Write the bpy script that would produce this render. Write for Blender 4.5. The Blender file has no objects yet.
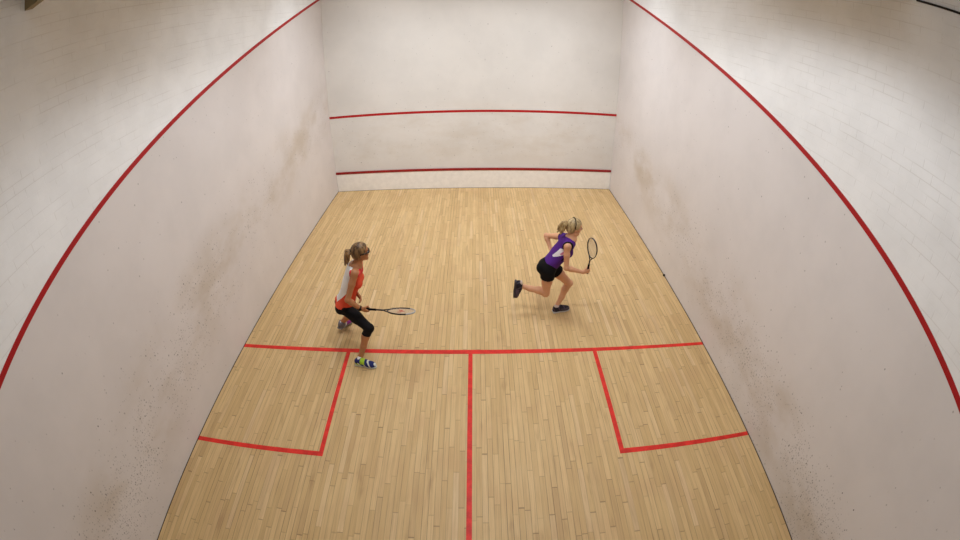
import bpy, bmesh, math, random
import numpy as np
from mathutils import Vector, Matrix

random.seed(4)
SC = bpy.context.scene
COL = SC.collection
HW = 3.2          # half width of the court
LEN = 9.75        # back wall at y=0, front wall at y=LEN

# ------------------------------------------------------------------ helpers
def lin(c):
    out = []
    for v in c[:3]:
        v = v / 255.0
        out.append(v / 12.92 if v <= 0.04045 else ((v + 0.055) / 1.055) ** 2.4)
    return (out[0], out[1], out[2], 1.0)


def tag(o, label=None, cat=None, group=None, kind=None):
    if label: o['label'] = label
    if cat: o['category'] = cat
    if group: o['group'] = group
    if kind: o['kind'] = kind
    return o


def link(name, me, parent=None, loc=None):
    o = bpy.data.objects.new(name, me)
    COL.objects.link(o)
    if loc is not None: o.location = loc
    if parent is not None:
        o.parent = parent
    return o


def mesh_obj(name, verts, faces, mats, parent=None, smooth=False, origin=None, mi=None):
    """one mesh object; verts in world space; origin = world position of the object's origin"""
    base = Vector(origin) if origin is not None else (parent_world(parent) if parent else Vector((0, 0, 0)))
    me = bpy.data.meshes.new(name)
    me.from_pydata([tuple(Vector(v) - base) for v in verts], [], [tuple(int(i) for i in f) for f in faces])
    for m in (mats if isinstance(mats, (list, tuple)) else [mats]):
        me.materials.append(m)
    if mi is not None:
        me.polygons.foreach_set('material_index', [int(k) for k in mi])
    if smooth:
        me.polygons.foreach_set('use_smooth', [True] * len(me.polygons))
    me.update()
    o = link(name, me, parent)
    o.location = base - parent_world(parent) if parent else base
    return o


def parent_world(p):
    v = Vector((0, 0, 0))
    while p is not None:
        v += Vector(p.location)
        p = p.parent
    return v


def box_vf(x0, x1, y0, y1, z0, z1, off=0):
    v = [(x0, y0, z0), (x1, y0, z0), (x1, y1, z0), (x0, y1, z0), (x0, y0, z1), (x1, y0, z1), (x1, y1, z1), (x0, y1, z1)]
    f = [(0, 3, 2, 1), (4, 5, 6, 7), (0, 1, 5, 4), (1, 2, 6, 5), (2, 3, 7, 6), (3, 0, 4, 7)]
    return v, [tuple(i + off for i in q) for q in f]


def boxes(name, lst, mat, parent=None, bevel=0.0, origin=None):
    V, F = [], []
    for b in lst:
        v, f = box_vf(*b, off=len(V))
        V += v; F += f
    o = mesh_obj(name, V, F, mat, parent, origin=origin)
    if bevel:
        md = o.modifiers.new('bevel', 'BEVEL'); md.width = bevel; md.segments = 2
    return o

# ------------------------------------------------------------------ node material helpers
class NT:
    def __init__(self, name):
        self.m = bpy.data.materials.new(name)
        self.m.use_nodes = True
        self.t = self.m.node_tree
        self.t.nodes.clear()
        self.out = self.t.nodes.new('ShaderNodeOutputMaterial')
        self.b = self.t.nodes.new('ShaderNodeBsdfPrincipled')
        self.t.links.new(self.b.outputs[0], self.out.inputs[0])

    def n(self, typ, ins=None, **props):
        nd = self.t.nodes.new(typ)
        for k, v in props.items(): setattr(nd, k, v)
        for k, v in (ins or {}).items():
            self.set(nd.inputs[k], v)
        return nd

    def set(self, sock, v):
        if hasattr(v, 'is_output') or isinstance(v, bpy.types.NodeSocket):
            self.t.links.new(v, sock)
        else:
            sock.default_value = v

    def math(self, op, a, b=None, c=None, clamp=False):
        nd = self.n('ShaderNodeMath', operation=op, use_clamp=clamp)
        self.set(nd.inputs[0], a)
        if b is not None: self.set(nd.inputs[1], b)
        if c is not None: self.set(nd.inputs[2], c)
        return nd.outputs[0]

    def mix(self, fac, a, b, blend='MIX'):
        nd = self.n('ShaderNodeMix', data_type='RGBA', blend_type=blend)
        self.set(nd.inputs[0], fac)
        self.set(nd.inputs[6], a)
        self.set(nd.inputs[7], b)
        return nd.outputs[2]

    def noise(self, vec, scale, detail=2.0, rough=0.5):
        nd = self.n('ShaderNodeTexNoise', {'Scale': scale, 'Detail': detail, 'Roughness': rough})
        if vec is not None: self.set(nd.inputs['Vector'], vec)
        return nd.outputs['Fac']

    def smooth(self, v, a, b, lo=0.0, hi=1.0):
        nd = self.n('ShaderNodeMapRange', {'From Min': a, 'From Max': b, 'To Min': lo, 'To Max': hi}, interpolation_type='SMOOTHSTEP')
        self.set(nd.inputs['Value'], v)
        return nd.outputs[0]

    def coords(self):
        tc = self.n('ShaderNodeTexCoord')
        sp = self.n('ShaderNodeSeparateXYZ')
        self.set(sp.inputs[0], tc.outputs['Object'])
        return tc.outputs['Object'], sp.outputs[0], sp.outputs[1], sp.outputs[2]

    def comb(self, x=0.0, y=0.0, z=0.0):
        nd = self.n('ShaderNodeCombineXYZ')
        self.set(nd.inputs[0], x); self.set(nd.inputs[1], y); self.set(nd.inputs[2], z)
        return nd.outputs[0]

    def bump(self, h, strength, dist):
        nd = self.n('ShaderNodeBump', {'Strength': strength, 'Distance': dist})
        self.set(nd.inputs['Height'], h)
        self.set(self.b.inputs['Normal'], nd.outputs[0])

    def fin(self, color, rough=0.6, spec=0.3, metal=0.0):
        self.set(self.b.inputs['Base Color'], color)
        self.set(self.b.inputs['Roughness'], rough)
        self.set(self.b.inputs['Specular IOR Level'], spec)
        self.set(self.b.inputs['Metallic'], metal)
        return self.m


def fabric(name, rgb, rough=0.85, var=0.12, scale=60, spec=0.15, sheen=0.0):
    n = NT(name)
    co, x, y, z = n.coords()
    f = n.noise(co, scale, 3)
    c = lin(rgb)
    dark = tuple(v * (1 - var) for v in c[:3]) + (1,)
    lite = tuple(min(1, v * (1 + var)) for v in c[:3]) + (1,)
    n.bump(n.noise(co, scale * 3, 2), 0.15, 0.003)
    return n.fin(n.mix(f, dark, lite), rough, spec)


def paint(name, rgb, rough=0.55, wear=0.1, spec=0.3):
    n = NT(name)
    co, x, y, z = n.coords()
    c = lin(rgb)
    dark = tuple(v * (1 - wear * 2) for v in c[:3]) + (1,)
    lite = tuple(min(1, v * (1 + wear)) for v in c[:3]) + (1,)
    f = n.noise(co, 9, 5, 0.65)
    return n.fin(n.mix(n.smooth(f, 0.3, 0.7), dark, lite), rough, spec)

# ------------------------------------------------------------------ materials of the room
def floor_mat():
    n = NT('maple_strip_floor')
    co, x, y, z = n.coords()
    w, ln = 0.0560, 0.78
    cx = n.math('DIVIDE', x, w)
    col = n.math('FLOOR', cx)
    fx = n.math('FRACT', cx)
    wn = n.n('ShaderNodeTexWhiteNoise', noise_dimensions='1D'); n.set(wn.inputs['W'], col)
    cy = n.math('ADD', n.math('DIVIDE', y, ln), n.math('MULTIPLY', wn.outputs['Value'], 13.7))
    # boards of uneven length: warp the running coordinate a little per column
    wob = n.n('ShaderNodeTexNoise', {'Scale': 0.9, 'Detail': 1.0})
    n.set(wob.inputs['Vector'], n.comb(n.math('MULTIPLY', col, 3.3), cy, 0.0))
    cy = n.math('ADD', cy, n.math('MULTIPLY', wob.outputs['Fac'], 0.8))
    seg = n.math('FLOOR', cy)
    fy = n.math('FRACT', cy)
    w2 = n.n('ShaderNodeTexWhiteNoise', noise_dimensions='2D'); n.set(w2.inputs['Vector'], n.comb(col, seg, 0))
    rnd = w2.outputs['Value']
    sepc = n.n('ShaderNodeSeparateColor'); n.set(sepc.inputs[0], w2.outputs['Color'])
    rnd2, rnd3 = sepc.outputs[1], sepc.outputs[2]
    base = n.mix(n.smooth(rnd, 0.0, 1.0), lin((212, 179, 126)), lin((225, 193, 140)))
    base = n.mix(n.smooth(rnd2, 0.90, 1.0, 0, 0.45), base, lin((188, 154, 110)))
    base = n.mix(n.smooth(rnd3, 0.86, 1.0, 0, 0.45), base, lin((234, 206, 164)))
    # grain, long along the boards
    gv = n.comb(n.math('MULTIPLY', x, 60.0), n.math('MULTIPLY', y, 2.2), rnd)
    g = n.noise(gv, 1.0, 4, 0.6)
    base = n.mix(n.smooth(g, 0.35, 0.75, 0, 0.42), base, lin((176, 141, 98)))
    # worn and stained streaks, few and with their own shape
    sv = n.comb(n.math('MULTIPLY', x, 9.0), n.math('MULTIPLY', y, 1.4), 3.0)
    s = n.noise(sv, 1.0, 3, 0.6)
    base = n.mix(n.smooth(s, 0.58, 0.78, 0, 0.5), base, lin((160, 123, 82)))
    sm = n.noise(co, 2.6, 2, 0.5)
    base = n.mix(n.smooth(sm, 0.45, 0.75, 0, 0.25), base, lin((200, 160, 122)))
    # knots and scuffs
    vor = n.n('ShaderNodeTexVoronoi', {'Scale': 1.0, 'Randomness': 1.0}, feature='F1')
    n.set(vor.inputs['Vector'], n.comb(n.math('MULTIPLY', x, 2.0), n.math('MULTIPLY', y, 0.9), 0))
    kc = n.n('ShaderNodeSeparateColor'); n.set(kc.inputs[0], vor.outputs['Color'])
    kn = n.math('MULTIPLY', n.smooth(vor.outputs['Distance'], 0.05, 0.02), n.math('GREATER_THAN', kc.outputs[0], 0.72))
    base = n.mix(n.math('MULTIPLY', kn, 0.5), base, lin((128, 88, 52)))
    # seams
    ex = n.math('MINIMUM', fx, n.math('SUBTRACT', 1.0, fx))
    ey = n.math('MINIMUM', fy, n.math('SUBTRACT', 1.0, fy))
    gx = n.smooth(ex, 0.075, 0.015)
    gy = n.smooth(ey, 0.010, 0.004)
    sx = n.math('MULTIPLY', gx, n.math('MULTIPLY', n.smooth(wn.outputs['Value'], 0.1, 1.0, 0.30, 1.0), n.smooth(n.noise(n.comb(n.math('MULTIPLY', col, 5.1), n.math('MULTIPLY', y, 1.7), 0), 1.0, 2), 0.35, 0.65, 0.35, 0.95)))
    sy = n.math('MULTIPLY', gy, n.smooth(rnd2, 0.0, 1.0, 0.10, 0.55))
    seam = n.math('MAXIMUM', sx, sy)
    base = n.mix(seam, base, lin((98, 68, 40)))
    n.bump(n.math('SUBTRACT', 1.0, seam), 0.12, 0.002)
    return n.fin(base, n.smooth(sm, 0.2, 0.8, 0.42, 0.6), 0.32)


def plaster_mat(name, rgb, side=0, marks=1.0):
    """smooth painted plaster with ball marks; side=+-1: side wall (y,z plane), 0: front wall (x,z plane)"""
    n = NT(name)
    co, x, y, z = n.coords()
    c = lin(rgb)
    a = n.noise(co, 1.1, 4, 0.6)
    base = n.mix(n.smooth(a, 0.3, 0.7), tuple(v * 0.955 for v in c[:3]) + (1,), tuple(min(1, v * 1.03) for v in c[:3]) + (1,))
    run = y if side else x
    if side:
        # rubbed brownish band where balls hit most, lower towards the back
        zc = n.math('ADD', n.math('MULTIPLY', run, 0.12 if side > 0 else 0.16), 0.22 if side > 0 else 0.50)
        dz = n.math('ABSOLUTE', n.math('SUBTRACT', z, zc))
        band = n.smooth(dz, 0.75, 0.05)
        sm = n.noise(n.comb(run, n.math('MULTIPLY', z, 1.6), 2.0 + side), 0.9, 4, 0.6)
        base = n.mix(n.math('MULTIPLY', n.math('MULTIPLY', band, n.smooth(sm, 0.38, 0.72)), 0.46 * marks), base, lin((176, 154, 118)))
        # dense dark specks in the rear half, scattered elsewhere
        near = n.smooth(run, 7.0, 1.2, 0.16, 1.0)
        dens = n.math('MULTIPLY', n.math('MULTIPLY', band, near), n.smooth(n.noise(n.comb(run, z, 7.0), 2.2, 3, 0.6), 0.32, 0.7))
    else:
        dz = n.math('ABSOLUTE', n.math('SUBTRACT', z, 1.3))
        band = n.smooth(dz, 1.1, 0.2)
        sm = n.noise(n.comb(run, n.math('MULTIPLY', z, 2.0), 5.0), 1.3, 4, 0.65)
        base = n.mix(n.math('MULTIPLY', n.math('MULTIPLY', band, n.smooth(sm, 0.4, 0.7)), 0.25), base, lin((188, 170, 146)))
        dens = n.math('MULTIPLY', band, 0.02)
    for sc, rr, k, pw in ((38.0, 0.30, 0.42, 0.85), (22.0, 0.22, 0.5, 0.6), (9.0, 0.085, 0.85, 0.9)):
        vor = n.n('ShaderNodeTexVoronoi', {'Scale': sc, 'Randomness': 1.0}, feature='F1', voronoi_dimensions='2D')
        n.set(vor.inputs['Vector'], n.comb(run, n.math('MULTIPLY', z, 0.8), 0))
        kc = n.n('ShaderNodeSeparateColor'); n.set(kc.inputs[0], vor.outputs['Color'])
        keep = n.math('LESS_THAN', kc.outputs[0], n.math('ADD', n.math('MULTIPLY', dens, pw), 0.006))
        dot = n.smooth(vor.outputs['Distance'], rr, rr * 0.5)
        ton = n.smooth(kc.outputs[1], 0.0, 1.0, 0.15, 1.0)
        fac = n.math('MULTIPLY', n.math('MULTIPLY', dot, keep), n.math('MULTIPLY', ton, k * marks))
        base = n.mix(fac, base, lin((74, 62, 54)))
    n.bump(n.noise(co, 55, 3), 0.10, 0.003)
    return n.fin(base, 0.7, 0.2)


def brick_mat(name, rgb):
    n = NT(name)
    co, x, y, z = n.coords()
    br = n.n('ShaderNodeTexBrick', {'Scale': 1.0, 'Mortar Size': 0.0045, 'Mortar Smooth': 0.4, 'Brick Width': 0.232, 'Row Height': 0.0795})
    n.set(br.inputs['Vector'], n.comb(y, z, 0))
    a = n.noise(co, 2.0, 4, 0.6)
    c = lin(rgb)
    base = n.mix(n.smooth(a, 0.3, 0.7), tuple(v * 0.95 for v in c[:3]) + (1,), tuple(min(1, v * 1.03) for v in c[:3]) + (1,))
    # a few open joints only: the paint fills the rest
    keep = n.smooth(n.noise(n.comb(n.math('MULTIPLY', y, 1.3), n.math('MULTIPLY', z, 9.0), 0), 1.0, 3, 0.6), 0.45, 0.62)
    mort = n.math('MULTIPLY', br.outputs['Fac'], keep)
    base = n.mix(n.math('MULTIPLY', mort, 0.17), base, lin((150, 140, 126)))
    sp = n.n('ShaderNodeTexVoronoi', {'Scale': 7.0, 'Randomness': 1.0}, feature='F1')
    n.set(sp.inputs['Vector'], co)
    kc = n.n('ShaderNodeSeparateColor'); n.set(kc.inputs[0], sp.outputs['Color'])
    dk = n.math('MULTIPLY', n.smooth(sp.outputs['Distance'], 0.10, 0.05), n.math('LESS_THAN', kc.outputs[0], 0.05))
    base = n.mix(n.math('MULTIPLY', dk, 0.5), base, lin((96, 84, 70)))
    h = n.math('SUBTRACT', n.math('MULTIPLY', n.noise(co, 18, 3), 0.35), n.math('MULTIPLY', br.outputs['Fac'], 0.8))
    n.bump(h, 0.3, 0.004)
    return n.fin(base, 0.6, 0.25)

EXPOSURE = 0.0
LAMP_COL = (0.935, 0.99, 1.05)
FLOOR = floor_mat()
PLASTER_L = plaster_mat('plaster_left', (224, 217, 214), -1)
PLASTER_R = plaster_mat('plaster_right', (226, 220, 218), 1)
PLASTER_F = plaster_mat('plaster_front', (218, 213, 207), 0)
BRICK = brick_mat('painted_brick', (246, 246, 246))
REDF = paint('red_floor_line_paint', (228, 52, 42), 0.5, 0.12)
REDW = paint('red_wall_line_paint', (176, 26, 30), 0.5, 0.06)
REDT = paint('red_tin_strip_paint', (150, 24, 26), 0.4, 0.12, 0.4)
TINM = paint('tin_panel_paint', (238, 233, 226), 0.5, 0.03)
CEIL = paint('ceiling_paint', (206, 190, 158), 0.8, 0.03)
BEAM = paint('beam_paint', (150, 136, 106), 0.7, 0.05)
GAP = paint('shadow_gap_paint', (66, 50, 36), 0.8, 0.2)  # dark colour stands in for shade in the floor gap
BLACKM = paint('black_conduit_plastic', (16, 14, 14), 0.5, 0.05)
CARPET = fabric('gallery_carpet', (90, 86, 84), 0.95)

# ------------------------------------------------------------------ the room
CEIL_Z = 5.75
TH = 0.12
def side_wall(name, s, plaster, label):
    x = s * HW; xo = s * (HW + TH)
    zf, zb = OUT_F, OUT_B
    yb = -2.6
    zb2 = zb + (zf - zb) * (yb / LEN)
    V = [(x, yb, -0.05), (x, LEN, -0.05), (x, LEN, zf), (x, yb, zb2), (x, LEN, CEIL_Z), (x, yb, CEIL_Z),
         (xo, yb, -0.05), (xo, LEN + TH, -0.05), (xo, LEN + TH, CEIL_Z), (xo, yb, CEIL_Z), (x, LEN + TH, -0.05), (x, LEN + TH, CEIL_Z)]
    F = [(0, 1, 2, 3), (3, 2, 4, 5), (6, 9, 8, 7), (5, 4, 11, 8, 9), (0, 6, 7, 10, 1), (0, 3, 5, 9, 6), (10, 7, 8, 11), (1, 10, 11, 4, 2)]
    if s < 0: F = [tuple(reversed(f)) for f in F]
    o = mesh_obj(name, V, F, [plaster, BRICK], mi=[0, 1, 0, 0, 0, 0, 0, 0])
    tag(o, label, 'wall', kind='structure')
    # painted out-of-court line along the slope, 50 mm wide
    hw = 0.027
    e = 0.0025
    xi = x - s * e
    V = [(xi, yb, zb2 - hw), (xi, LEN, zf - hw), (xi, LEN, zf + hw), (xi, yb, zb2 + hw),
         (x, yb, zb2 - hw), (x, LEN, zf - hw), (x, LEN, zf + hw), (x, yb, zb2 + hw)]
    F = [(0, 1, 2, 3), (7, 6, 5, 4), (0, 4, 5, 1), (1, 5, 6, 2), (2, 6, 7, 3), (3, 7, 4, 0)]
    if s < 0: F = [tuple(reversed(f)) for f in F]
    l = mesh_obj('out_line', V, F, REDW, o)
    tag(l, 'sloping dark red out line painted on the wall')
    return o

OUT_F, OUT_B = 4.590, 2.205
WL = side_wall('wall_left', -1, PLASTER_L, 'left side wall, smooth plaster under white painted brick with sloping red line')
WR = side_wall('wall_right', 1, PLASTER_R, 'right side wall, smooth plaster under white painted brick with sloping red line')

FL = boxes('floor', [(-HW, HW, -0.2, LEN, -0.05, 0.0)], FLOOR)
tag(FL, 'pale wooden strip floor of the squash court marked with red lines', 'floor', kind='structure')
e = 0.0018
def floor_line(name, pts, label):
    V = [(a, b, e) for a, b in pts] + [(a, b, -0.002) for a, b in pts]
    k = len(pts)
    F = [tuple(range(k)), tuple(reversed(range(k, 2 * k)))] + [(i, i + k, (i + 1) % k + k, (i + 1) % k) for i in range(k)]
    o = mesh_obj(name, V, F, REDF, FL)
    tag(o, label)
    return o
floor_line('short_line', [(-HW + .012, 4.257), (0, 4.2485), (HW - .012, 4.240), (HW - .012, 4.297), (0, 4.325), (-HW + .012, 4.323)], 'red short line across the floor')
floor_line('half_court_line', [(-0.038, -0.2), (0.014, -0.2), (0.014, 4.2482), (-0.038, 4.2482)], 'red half court line towards the camera')
floor_line('service_box_line', [(-HW + .012, 2.576), (-1.554, 2.602), (-1.567, 4.2525), (-1.619, 4.2525), (-1.604, 2.664), (-HW + .012, 2.636)], 'red left service box line')
floor_line('service_box_line', [(HW - .012, 2.613), (HW - .012, 2.668), (1.605, 2.690), (1.605, 4.2440), (1.553, 4.2440), (1.552, 2.625)], 'red right service box line')

WF = boxes('wall_front', [(-HW, HW, LEN, LEN + TH, -0.05, CEIL_Z)], PLASTER_F)
tag(WF, 'cream plaster front wall with red service line', 'wall', kind='structure')
o = boxes('service_line', [(-HW, HW, LEN - 0.003, LEN, 1.779, 1.831)], REDW, WF); tag(o, 'red service line across the front wall')
o = boxes('out_line', [(-HW, HW, LEN - 0.003, LEN, OUT_F - .026, OUT_F + .026)], REDW, WF); tag(o, 'red out line high on the front wall')

tin = link('tin_board', None, loc=(0, LEN, 0))
tag(tin, 'low cream tin board with dark red top strip along the foot of the front wall', 'tin board')
boxes('panel', [(-HW + .004, HW - .004, LEN - 0.022, LEN - .002, 0.004, 0.432)], TINM, tin)
o = boxes('top_strip', [(-HW + .004, HW - .004, LEN - 0.034, LEN - .002, 0.428, 0.482)], REDT, tin, bevel=0.006)
tag(o, 'dark red top strip')

for nm, s in (('shadow_gap_left', -1), ('shadow_gap_right', 1)):  # painted strips in place of the shaded gap at the wall foot
    xa, xb = sorted((s * HW, s * (HW - 0.010)))
    o = boxes(nm, [(xa, xb, 0.0, LEN, 0.0, 0.003)], GAP)
    tag(o, 'thin dark strip coloured as the shadow gap between floor and %s wall' % ('left' if s < 0 else 'right'), 'joint strip', kind='structure')
o = boxes('shadow_gap_front', [(-HW + .02, HW - .02, LEN - .03, LEN - .022, 0.0, 0.003)], GAP)
tag(o, 'thin dark strip coloured as the shadow gap between floor and tin board', 'joint strip', kind='structure')

o = boxes('ceiling', [(-HW - TH, HW + TH, -2.6, LEN + TH, CEIL_Z, CEIL_Z + .1)], CEIL)
tag(o, 'plain pale ceiling above the court', 'ceiling', kind='structure')
o = boxes('wall_back', [(-HW, HW, -0.4, -0.2, -0.05, 2.55), (-HW, HW, -2.6, -0.4, 2.43, 2.55)], PLASTER_F)
tag(o, 'low back wall of the court under the viewing gallery', 'wall', kind='structure')
o = boxes('wall_gallery', [(-HW - TH, HW + TH, -2.72, -2.6, -0.05, CEIL_Z + .1)], CEIL)
tag(o, 'plain wall behind the viewing gallery', 'wall', kind='structure')
o = boxes('trim_1', [(-HW, HW, 2.25, 2.34, 4.775, CEIL_Z)], BEAM)
tag(o, 'dull brown roof beam high across the court meeting the left wall', 'beam', kind='structure')

# black conduit on the upper right wall, with its saddles
def tube_vf(path, r, seg=12, off=0, cap=True):
    V, F = [], []
    P = [Vector(p) for p in path]
    ups = None
    for i, p in enumerate(P):
        t = (P[min(i + 1, len(P) - 1)] - P[max(i - 1, 0)]).normalized()
        if ups is None or abs(t.dot(ups)) > 0.98:
            ups = Vector((0, 0, 1)) if abs(t.z) < 0.9 else Vector((1, 0, 0))
        a = t.cross(ups).normalized(); b = a.cross(t).normalized(); ups = b
        rr = r[i] if isinstance(r, (list, tuple)) else r
        for k in range(seg):
            w = 2 * math.pi * k / seg
            V.append(p + a * (rr * math.cos(w)) + b * (rr * math.sin(w)))
    for i in range(len(P) - 1):
        for k in range(seg):
            k2 = (k + 1) % seg
            F.append((off + i * seg + k, off + i * seg + k2, off + (i + 1) * seg + k2, off + (i + 1) * seg + k))
    if cap:
        F.append(tuple(off + k for k in reversed(range(seg))))
        F.append(tuple(off + (len(P) - 1) * seg + k for k in range(seg)))
    return V, F
cx = HW - 0.011
con = link('conduit', None, loc=(HW, 1.2, 4.73))
tag(con, 'thin black conduit running along the upper right wall', 'conduit')
V, F = tube_vf([(cx, -0.6, 4.71), (cx, 1.0, 4.715), (cx, 1.8, 4.722), (cx, 2.246, 4.735)], 0.0095)
mesh_obj('pipe', V, F, BLACKM, con, True)
for yy in (0.2, 1.2):
    boxes('saddle', [(HW - 0.026, HW, yy - .010, yy + .010, 4.698, 4.735)], BLACKM, con, bevel=0.004)

# ------------------------------------------------------------------ lamps: unseen stand-ins tuned until the tones fit, all above the picture
def panel(name, loc, sx, sy, w, spread, rot):
    l = bpy.data.lights.new(name, 'AREA')
    l.shape = 'RECTANGLE'; l.size = sx; l.size_y = sy; l.energy = w; l.color = LAMP_COL
    l.spread = math.radians(spread)
    o = bpy.data.objects.new(name, l); COL.objects.link(o); o.location = loc
    o.rotation_euler = [math.radians(v) for v in rot]
    return o
def cutoff_spot(name, loc, w, cone):  # unseen spot, cone shaped to cut light off the upper walls
    l = bpy.data.lights.new(name, 'SPOT')
    l.energy = w; l.spot_size = math.radians(cone); l.spot_blend = 0.3; l.shadow_soft_size = 0.15; l.color = LAMP_COL
    o = bpy.data.objects.new(name, l); COL.objects.link(o); o.location = loc
    return o
for s_ in (-1, 1):
    k = 1.35 if s_ < 0 else 0.9                     # right-facing fill boosted to lift the right wall
    panel('overhead_light', (s_ * 1.2, 5.5, 5.5), .35, 1.5, 34.0, 140, (0, 0, 0))
    panel('overhead_light', (s_ * 1.2, 3.5, 5.5), .35, 1.5, 2.5, 140, (0, 0, 0))
    panel('side_wall_fill', (0, 7.5, 5.5), .35, 1.5, 10.9 * k, 100, (0, s_ * 45, 0))  # unseen, added to brighten the side walls
    panel('side_wall_fill', (0, 1.5, 5.5), .35, 1.5, 2.2 * k, 80, (0, s_ * 55, 0))
    panel('front_wall_fill', (s_ * 1.5, 7.0, 5.5), 1.5, .35, 28.0, 110, (30, 0, 0))  # unseen pair added to brighten the front wall
    panel('front_wall_fill', (s_ * 1.5, 5.0, 5.5), 1.5, .35, 5.4, 80, (60, 0, 0))
    cutoff_spot('fitted_spot', (s_ * 1.0, 1.2, 5.4), 7, 138)
panel('overhead_light', (0.7, 2.7, 5.5), .35, 1.2, 5.5, 85, (0, 0, 0))  # extra unseen panel added to lift the near floor
cutoff_spot('fitted_spot', (0.40, 3.2, 5.4), 200, 142)
cutoff_spot('fitted_spot', (0.25, 7.2, 5.4), 46, 142)

wd = bpy.data.worlds.new('dim_hall'); SC.world = wd
wd.use_nodes = True
wd.node_tree.nodes['Background'].inputs[0].default_value = (1, 0.95, 0.88, 1)
wd.node_tree.nodes['Background'].inputs[1].default_value = 0.02

# ------------------------------------------------------------------ the two players: smooth-blended solids meshed by surface nets
def vec(*a): return np.array(a, dtype=np.float64)
def unit(v):
    v = np.asarray(v, float); return v / (np.linalg.norm(v) + 1e-12)

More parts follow.
